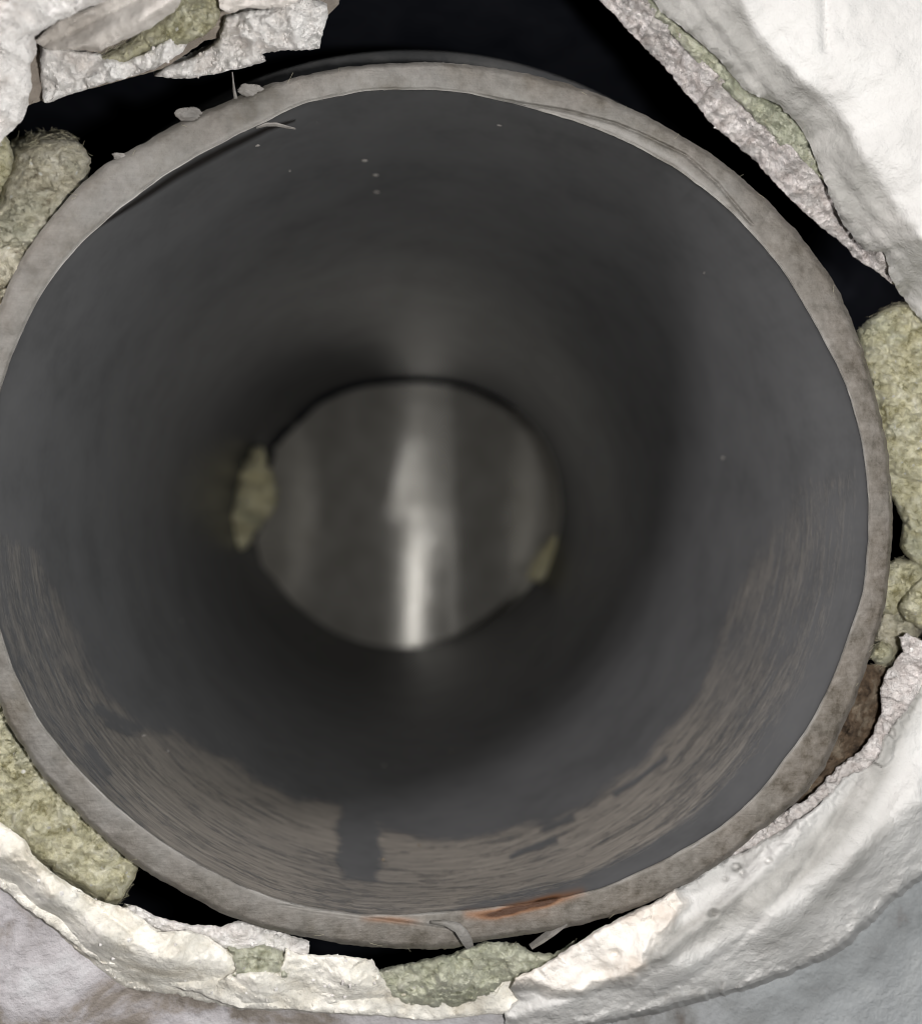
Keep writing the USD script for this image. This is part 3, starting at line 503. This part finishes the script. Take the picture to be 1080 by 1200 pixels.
piece('wool_clump', 'tall yellow wool clump on the right with a rounded top', 'mineral wool', [(1003,392),(1010,380),(1030,367),(1050,359),(1066,356),(1150,370),(1160,570),(1080,566),(1052,558),(1036,548),(1028,500),(1016,440)],
      [(1030,400,.008),(1070,380,.008),(1060,480,.004),(1120,480,.002)], .03, m_wool, WG, fibres=300, step=3.2, rag=2.2, relief=((.0012,70,''),(.0009,300,'')), edge=(22,.006), seed=14)
piece('wool_clump', 'mid right wool clump with a small dark hole beside the rim', 'mineral wool', [(1036,546),(1052,550),(1080,556),(1160,560),(1160,668),(1080,668),(1066,656),(1054,640),(1058,612),(1052,598),(1048,588),(1036,580)],
      [(1060,600,.008),(1120,600,.004)], .03, m_wool, WG, fibres=140, step=3.2, rag=2, relief=((.0014,90,''),(.0010,300,'')), edge=(12,.005), seed=15)
piece('wool_clump', 'lumpy wool below the dark hole, against the right rim', 'mineral wool', [(1028,662),(1050,655),(1078,656),(1094,682),(1074,702),(1060,712),(1048,722),(1030,718)], [(1050,685,.008)], .025, m_wool, WG, fibres=80, step=3, rag=1.6, relief=((.0012,110,''),(.0008,320,'')), edge=(14,.006), seed=16)
piece('wool_clump', 'grey-green wool lump at the right edge above the white crumbs', 'mineral wool', [(1052,712),(1062,694),(1084,672),(1160,676),(1160,742),(1082,738),(1062,728)], [(1085,710,.003)], .025, m_wool, WG, fibres=80, step=3, rag=1.6, relief=((.0012,100,''),(.0008,320,'')), edge=(14,.006), seed=17)
piece('wool_clump', 'small dirty wool bits between the right rim and white crumbs', 'mineral wool', [(1022,754),(1034,712),(1056,700),(1080,728),(1070,756),(1044,764)], [(1045,735,.012)], .02, m_woolt, WG, fibres=40, step=3, rag=1.6, relief=((.0012,140,''),(.0008,320,'')), edge=(10,.004), seed=18)
piece('wool_pellet', 'small round pale wool pellet touching the lower right rim', 'mineral wool', [(1019,768),(1022,758),(1031,752),(1041,754),(1047,763),(1045,773),(1036,779),(1025,778)], [(1033,766,.003)], .012, m_wool, WG, fibres=40, step=2.5, rag=.8, relief=((.0006,200,''),), edge=(13,.005), seed=19)
piece('wool_clump', 'sage green wool clump under the bottom of the pipe', 'mineral wool', [(436,1143),(457,1133),(496,1124),(531,1117),(557,1107),(590,1103),(609,1106),(625,1116),(648,1119),(672,1104),(668,1124),(655,1140),(629,1150),(590,1152),(575,1168),(531,1182),(473,1180),(450,1165)],
      [(500,1128,.008),(590,1110,.007),(520,1150,.002),(520,1182,.016),(640,1130,.009),(450,1165,.014),(580,1168,.014)], .02, m_wgreen, WG, fibres=90, step=3.2, rag=2, relief=((.0016,60,''),(.0008,200,'')), edge=(12,.004), seed=20)
piece('wool_clump', 'thin olive wool seam behind the cut plasterboard at upper right', 'mineral wool', [(740,-30),(758,-10),(776,10),(802,32),(830,52),(852,74),(875,103),(912,118),(935,137),(950,163),(972,207),(978,222),(936,192),(880,134),(830,86),(782,36),(735,-20)],
      [(850,90,.000),(930,180,.001),(770,5,.001)], .012, m_wgreen, WG, fibres=110, step=3, rag=2, relief=((.0014,120,''),(.0009,300,'')), edge=(8,.002), seed=21)
piece('wool_clump', 'yellow-green wool tuft between the plaster flaps at upper left', 'mineral wool', [(198,14),(212,-20),(262,-20),(257,24),(243,40),(218,52),(182,54),(163,66),(144,75),(112,69),(150,50),(174,31)],
      [(230,20,-.006),(150,62,-.001)], .012, m_wool, WG, fibres=160, step=3, rag=2.4, relief=((.0014,110,''),(.0009,300,'')), edge=(12,.004), seed=22)
piece('wool_clump', 'olive wool patch in the cream plaster at lower left of the rim', 'mineral wool', [(268,1110),(300,1106),(334,1112),(334,1143),(300,1148),(270,1144)], [(300,1128,.006)], .012, m_wgreen, WG, fibres=50, step=3, rag=7, relief=((.001,120,''),), edge=(12,.003), seed=23)
DW = 'wool showing at the deep end of the pipe'
piece('wool_clump', 'blurred tan wool tuft deep in the pipe, left of the metal', 'mineral wool', [(268,604),(274,566),(288,546),(300,528),(312,533),(317,555),(322,575),(319,594),(307,612),(296,628),(290,644),(280,641),(272,628)], [(295,585,.352)], .03, m_woold, DW, fibres=60, step=2.2, rag=9, relief=((.010,40,''),(.007,120,'')), edge=(14,.008), seed=24, fib=(.003, .009))
piece('wool_clump', 'blurred tan wool sliver deep in the pipe, right of the metal', 'mineral wool', [(648,626),(658,626),(660,640),(645,664),(631,682),(620,678),(621,664),(634,644)], [(640,655,.372)], .02, m_woold, DW, fibres=30, step=2.2, rag=4, relief=((.006,60,''),(.003,150,'')), edge=(9,.005), seed=25, fib=(.003, .008))

# ------------------------------------------------------------------ broken plaster and board around the hole
PG = 'broken plaster around the pipe hole'
piece('plaster_mass', 'bright white plaster mass at the top left corner', 'plaster', [(-420,-420),(130,-420),(134,-2),(100,12),(70,24),(42,43),(45,57),(37,76),(34,122),(28,140),(2,165),(-60,210),(-420,330)],
      [(-100,-100,-.026),(80,-40,-.022),(40,60,-.011),(30,130,-.006),(0,40,-.018),(-60,180,-.008),(-300,200,-.02)], .028, m_white, PG, step=4, step_in=5, rag=2, relief=((.0022,35,''),(.0010,130,'ridge'),(.0004,400,'')), edge=(26,.005), seed=31)
piece('plaster_flap', 'grey-beige plaster flap beside the white mass at top left', 'plaster', [(110,-80),(222,-80),(212,2),(203,14),(176,33),(117,59),(56,58),(41,48),(68,22),(112,6)],
      [(60,45,-.008),(180,0,-.013),(120,40,-.008),(110,-40,-.013)], .010, m_beige, PG, step=3.5, rag=1.8, relief=((.0018,45,''),(.0007,160,'')), edge=(10,.0025), seed=32, extra=lambda P, W: -.0035*np.exp(-((P@[.53, .85]-95-.12*(P[:, 0]-100))/10)**2)-.002*np.exp(-((P@[.6, .8]-120)/6)**2)+.0015*np.exp(-((P@[.45, .89]-70)/5)**2))
piece('plaster_crust', 'pale flaky plaster crust beneath the beige flap', 'plaster', [(50,56),(115,62),(145,72),(164,64),(190,50),(208,38),(222,46),(214,60),(200,71),(181,81),(159,88),(111,101),(53,119),(48,90)],
      [(80,70,-.001),(80,105,.004),(190,60,-.002),(150,85,.003)], .010, m_white, PG, step=3, rag=2, relief=((.0020,90,'ridge'),(.0010,260,'')), edge=(9,.003), seed=33)
piece('shadow_backing', 'brown sheet added for the shadow bands behind the upper left plaster', 'board', [(20,60),(60,46),(260,-20),(400,-60),(397,4),(380,22),(240,48),(192,80),(150,92),(56,116),(30,124)], [(40,100,.007),(200,60,.008),(380,0,.010)], .012, m_brown, None, step=4, rag=1.2, relief=((.0006,120,''),), edge=(6,.001), seed=34)  # added sheet, its brown colour stands in for cast shadow
piece('plaster_chunk', 'crumbly white chunk hanging over the rim, top left of centre', 'plaster', [(266,20),(290,12),(312,11),(330,4),(356,-4),(372,2),(383,8),(382,26),(374,56),(345,59),(304,63),(312,71),(296,76),(259,85),(225,91),(207,92),(181,89),(196,79),(222,69),(245,57),(258,46)],
      [(300,20,-.004),(370,20,-.003),(300,60,.004),(210,85,.005),(370,52,.005),(340,30,-.004)], .014, m_white, PG, step=2.8, rag=2.2, relief=((.0022,75,''),(.0012,220,'ridge'),(.0005,600,'')), edge=(12,.004), seed=35)
piece('plaster_flap', 'smooth beige layer above the crumbly white chunk', 'plaster', [(252,-90),(420,-90),(400,-20),(352,0),(335,7),(311,10),(290,9),(270,16),(257,10)], [(260,0,-.012),(340,-5,-.010),(340,-60,-.014)], .010, m_beige, PG, step=3.5, rag=1.6, relief=((.0012,60,''),(.0005,200,'')), edge=(9,.002), seed=36)
def strip_extra(P, W): return -.0009*(meshkit.fbm(np.c_[(P@[.67, .74])*.02, (P@[.74, -.67])*.09, np.zeros(len(P))], 4, 8)-.5)*2
piece('plasterboard_edge', 'long diagonal strip of cut plasterboard with crystalline pinkish edge, upper right', 'plasterboard', [(600,-110),(660,-45),(702,1),(736,36),(780,79),(828,138),(884,190),(936,242),(999,297),(1046,334),(1052,330),(1046,307),(1034,292),(1008,283),(986,256),(969,222),(939,187),(887,131),(836,83),(791,35),(757,-2),(690,-80),(650,-120)],
      [(702,1,.016),(780,79,.016),(884,190,.016),(999,297,.015),(640,-70,.016),(757,-2,-.003),(836,83,-.003),(939,187,-.003),(1030,292,.002),(690,-80,-.003)], .008, m_gyps, None, step=2.6, rag=2.4, relief=((.0012,160,''),(.0010,420,'')), edge=(4,.0008), seed=37, extra=strip_extra)
def ridge(P, W):
    d, _ = seg_dist(P, [(966, -200), (966, 0), (968, 60), (985, 128), (1020, 190), (1060, 245), (1100, 290)])
    right = ((P[:, 0] > 966)).astype(float)
    rough = np.exp(-(d/45)**2)
    return .0012*np.exp(-(d/4)**2)*(P[:, 1] < 60)-.0016*rough*(meshkit.fbm(np.c_[P*.035, np.zeros(len(P))], 4, 3)-.3)
BORDER = [(840, -300), (868, -5), (890, 44), (940, 96), (985, 130), (1014, 185), (1051, 241), (1082, 281), (1160, 352), (1300, 500)]
def band_tone(P):
    d, _ = seg_dist(P, BORDER); b = np.asarray(BORDER, float)
    side = P[:, 1]-np.interp(P[:, 0], b[:, 0], b[:, 1])          # below the border line: the grey torn band
    j = 14*(meshkit.fbm(np.c_[P*.05, np.zeros(len(P))], 4, 6)-.5)
    return np.clip((np.sign(side)*d+j)/10+.5, 0, 1)
def band_depth(P, W):
    t = band_tone(P); d, _ = seg_dist(P, BORDER)
    st = meshkit.fbm(np.c_[(P@[.62, .78])*.008, (P@[.78, -.62])*.10, np.zeros(len(P))], 4, 15)-.5
    return ridge(P, W)+.0007*t-.0022*t*st-.0012*np.exp(-(d/9)**2)*(meshkit.fbm(np.c_[P*.06, np.zeros(len(P))], 3, 2)-.2)
piece('plaster_wall_face', 'smooth white painted plaster filling the top right corner, with a grey torn edge', 'plaster', [(700,-420),(1500,-420),(1500,900),(1200,540),(1110,420),(1080,374),(1058,350),(1048,336),(1034,297),(1012,294),(984,257),(970,221),(947,165),(930,140),(908,121),(872,106),(848,76),(826,54),(800,35),(774,13),(750,-20),(690,-130)],
      [(780,5,-.003),(870,95,-.003),(950,160,-.003),(1010,285,.000),(1060,345,.004),(869,0,-.0145),(939,96,-.0145),(1013,185,-.0145),(1080,281,-.0145),(800,-80,-.010),(1150,420,-.008),(1050,60,-.021),(1200,200,-.022),(1200,-200,-.026),(1400,500,-.02)], .016, m_skim, PG, step=3.4, step_in=5, rag=2, relief=((.0012,40,''),(.0008,120,''),(.0004,380,'')), edge=(9,.002), seed=39, extra=band_depth, prims={'tone': band_tone, 'cream': lambda P: np.zeros(len(P))})
piece('dirt_clod', 'brown crumbly dirt wedged beside the lower right rim', 'dirt', [(994,826),(1006,800),(1014,778),(1030,776),(1044,790),(1042,816),(1042,842),(1022,874),(1002,900),(978,920),(948,944),(916,966),(896,966),(905,948),(940,900),(970,862)], [(1010,810,.006),(1030,800,.009),(980,870,.007),(925,935,.009),(1042,816,.013),(1042,842,.014),(1022,874,.014),(1002,900,.014),(978,920,.014),(948,944,.014),(916,966,.013)], .02, m_dirt, None, step=2.6, rag=2, relief=((.0020,130,''),(.0010,360,'')), edge=(8,.002), seed=40)
piece('plaster_lip', 'thin crystalline white broken lip along the lower right', 'plaster', [(1140,700),(1082,752),(1062,740),(1052,746),(1058,764),(1040,787),(1031,807),(1034,828),(1025,851),(1010,877),(984,898),(964,918),(943,939),(897,965),(854,990),(856,1003),(880,996),(930,968),(965,943),(988,916),(1026,893),(1046,852),(1064,826),(1084,800),(1150,740)],
      [(1060,780,.004),(1000,885,.007),(900,968,.004),(1080,770,.000),(1030,880,.002)], .014, m_gyps, PG, step=2.6, rag=2.6, relief=((.0014,130,''),(.0010,380,'')), edge=(5,.002), seed=41)
piece('plaster_bed', 'rough beige plaster bed in the shadows under the lower broken pieces', 'plaster', [(-200,860),(-90,905),(0,964),(40,1004),(62,1024),(112,1056),(150,1070),(190,1086),(222,1094),(270,1100),(330,1113),(362,1122),(415,1130),(440,1148),(470,1154),(560,1134),(600,1124),(655,1130),(700,1096),(760,1068),(800,1046),(855,1012),(900,985),(960,950),(1010,905),(1050,860),(1085,800),(1160,760),(1160,860),(1060,980),(900,1110),(700,1180),(500,1195),(280,1180),(120,1130),(0,1040),(-200,950)],
      [(540,1100,.0125),(300,1150,.012),(540,1185,.0155),(600,1180,.0145),(100,1090,.012)], .012, m_cream, PG, step=4.5, rag=2, relief=((.0012,80,''),(.0006,240,'')), edge=(8,.002), seed=47)
def swoosh(P, W):
    # two long trowel ridges that follow the pipe
    r = np.hypot(P[:, 0]-507, P[:, 1]-587); a = np.arctan2(P[:, 1]-587, P[:, 0]-507)
    e = 0
    for r0, w, h, sl in ((585, 9, .0016, 30), (640, 14, .0012, -40), (612, 6, -.0008, 60)):
        e = e-h*np.exp(-((r-r0-sl*(a-.8)-8*np.sin(a*5+r0))/w)**2)
    cr = collar_cream(P); e = e-.0035*cr-.003*cr*(meshkit.fbm(np.c_[P*.03, np.zeros(len(P))], 4, 12)-.45)
    for u, v, w, h in ((862, 1016, 5, .003), (870, 1024, 4, .002), (835, 1070, 5, .003), (900, 1009, 4, .002), (720, 1118, 6, .002), (850, 1030, 3, .002)):
        e = e+h*np.exp(-(((P[:, 0]-u)**2+(P[:, 1]-v)**2*1.6)/w**2))
    return e
def collar_cream(P):
    pg = Polygon([(540,1140),(620,1130),(668,1098),(700,1080),(790,1040),(812,1058),(775,1100),(748,1150),(700,1160),(660,1168),(630,1162),(600,1154)])
    i = shapely.contains_xy(pg, P[:, 0], P[:, 1]); d = shapely.distance(pg.exterior, shapely.points(P)); j = 16*(meshkit.fbm(np.c_[P*.05, np.zeros(len(P))], 4, 16)-.5)
    return np.clip((np.where(i, d, -d)+j)/12+.3, 0, 1)
def collar_tone(P):
    q = P-[507, 587]; r = np.hypot(q[:, 0], q[:, 1]); a = np.arctan2(q[:, 1], q[:, 0])
    j = meshkit.fbm(np.c_[a*7, r*.03, np.zeros(len(P))], 4, 19)
    t = np.exp(-((r-590-20*np.sin(a*3))/26)**2)*1.0+.6*np.exp(-((r-655)/14)**2)*(j > .5)
    return np.clip(t*(.4+1.2*j), 0, 1)
piece('plaster_collar', 'broad smooth white plaster collar sweeping around the lower right', 'plaster', [(1200,690),(1082,798),(1062,824),(1044,850),(1024,891),(986,914),(963,941),(928,966),(878,994),(852,1004),(838,1014),(800,1038),(760,1060),(720,1078),(700,1088),(668,1108),(650,1124),(622,1138),(604,1146),(598,1158),(606,1172),(590,1186),(592,1204),(660,1206),(728,1192),(791,1177),(865,1158),(939,1132),(991,1103),(1039,1055),(1084,1022),(1200,930),(1330,760),(1330,640)],
      [(1060,830,.004),(980,920,.006),(860,1004,.006),(760,1060,.006),(660,1115,.008),(604,1150,.010),(600,1175,.0125),(1000,1000,-.005),(900,1070,-.005),(780,1120,-.005),(1080,940,-.005),(1200,800,-.008),(1039,1055,.009),(939,1132,.009),(865,1158,.009),(791,1177,.009),(728,1192,.009),(660,1198,.009),(592,1198,.016),(645,1165,.008),(1010,1030,.001),(920,1105,.001),(800,1150,.002),(1150,960,.012)], .022, m_skim, PG, step=3.4, rag=2, relief=((.0014,40,''),(.0009,130,''),(.0004,320,'')), edge=(12,.003), seed=42, extra=swoosh, prims={'tone': collar_tone, 'cream': collar_cream})
piece('plaster_rubble', 'cream lumpy plaster piece under the black gap, bottom left of centre', 'plaster', [(240,1160),(262,1146),(276,1140),(328,1138),(336,1112),(350,1119),(382,1119),(415,1123),(437,1126),(443,1140),(455,1158),(474,1178),(415,1180),(350,1176),(258,1180)],
      [(380,1128,.008),(300,1150,.003),(410,1150,.001),(350,1176,.017),(440,1137,.009),(415,1179,.017),(262,1178,.017),(470,1176,.016),(245,1160,.012),(270,1146,.009)], .02, m_cream, PG, step=3, rag=2, relief=((.0018,80,''),(.0009,240,'')), edge=(11,.004), seed=44)
piece('plaster_chunk', 'pale pinkish broken chunk just below the bottom left rim', 'plaster', [(146,1059),(160,1062),(185,1075),(222,1084),(259,1086),(279,1079),(315,1088),(363,1103),(360,1120),(335,1116),(300,1110),(274,1118),(244,1100),(200,1096),(156,1076)], [(200,1085,.010),(290,1095,.009),(350,1110,.009)], .018, m_white, PG, step=2.8, rag=1.8, relief=((.0014,110,''),(.0008,300,'')), edge=(8,.003), seed=45)
def ridge_l(P, W):
    d, t = seg_dist(P, [(-120, 870), (0, 985), (60, 1048), (120, 1095), (180, 1125), (262, 1130)])
    d2, t = seg_dist(P, [(30, 1000), (100, 1052), (150, 1090), (158, 1094)]); d3, t = seg_dist(P, [(-40, 990), (60, 1090), (150, 1150), (230, 1165)])
    return -.0040*np.exp(-(d/16)**2)+.0012*np.exp(-(d2/2.5)**2)+.001*np.exp(-(d3/9)**2)
piece('plaster_collar', 'creamy rounded plaster ridge sweeping around the lower left', 'plaster', [(-420,560),(-90,850),(0,962),(30,984),(41,1006),(60,1022),(111,1054),(150,1064),(185,1092),(222,1090),(244,1098),(272,1120),(300,1128),(330,1150),(330,1172),(258,1176),(207,1167),(148,1158),(104,1126),(59,1085),(11,1048),(-80,985),(-420,700)],
      [(0,975,.009),(110,1060,.008),(240,1100,.008),(60,1048,.001),(120,1092,-.001),(200,1122,.000),(0,1005,.001),(11,1046,.017),(59,1084,.018),(104,1124,.018),(150,1157,.018),(207,1166,.018),(250,1165,.015),(110,1108,.006),(190,1140,.008),(-300,650,.008)], .02, m_cream, PG, step=3.2, rag=1.8, relief=((.0012,60,''),(.0007,200,'')), edge=(9,.003), seed=46, extra=ridge_l)

def rubble(name, label, parts, n, seed, mat, size):
    r = np.random.default_rng(seed); ms = []
    for k in range(n):
        m = parts[r.integers(len(parts))]; uvp = project(m['v']); ok = (uvp[:, 0] > -20) & (uvp[:, 0] < 1100) & (uvp[:, 1] > -20) & (uvp[:, 1] < 1220); ii = np.nonzero(ok)[0]; i = ii[r.integers(len(ii))]
        rad = r.uniform(*size)*r.uniform(.5, 1); c = m['v'][i]-np.array([0, rad*.3, 0]); b = trimesh.creation.icosphere(subdivisions=1, radius=1.0)
        b.vertices = b.vertices*(r.uniform(.7, 1.25, (len(b.vertices), 1)))*rad*r.uniform(.6, 1.3, 3)+c; ms.append(b)
    tag(obj(name, trimesh.util.concatenate(ms), mat, smooth=False), label, 'crumbs', None, 'stuff')
rubble('plaster_crumbs', 'scattered tiny white plaster crumbs on the broken faces around the pipe', FRONTS, 170, 5, m_white, (.00025, .0007))
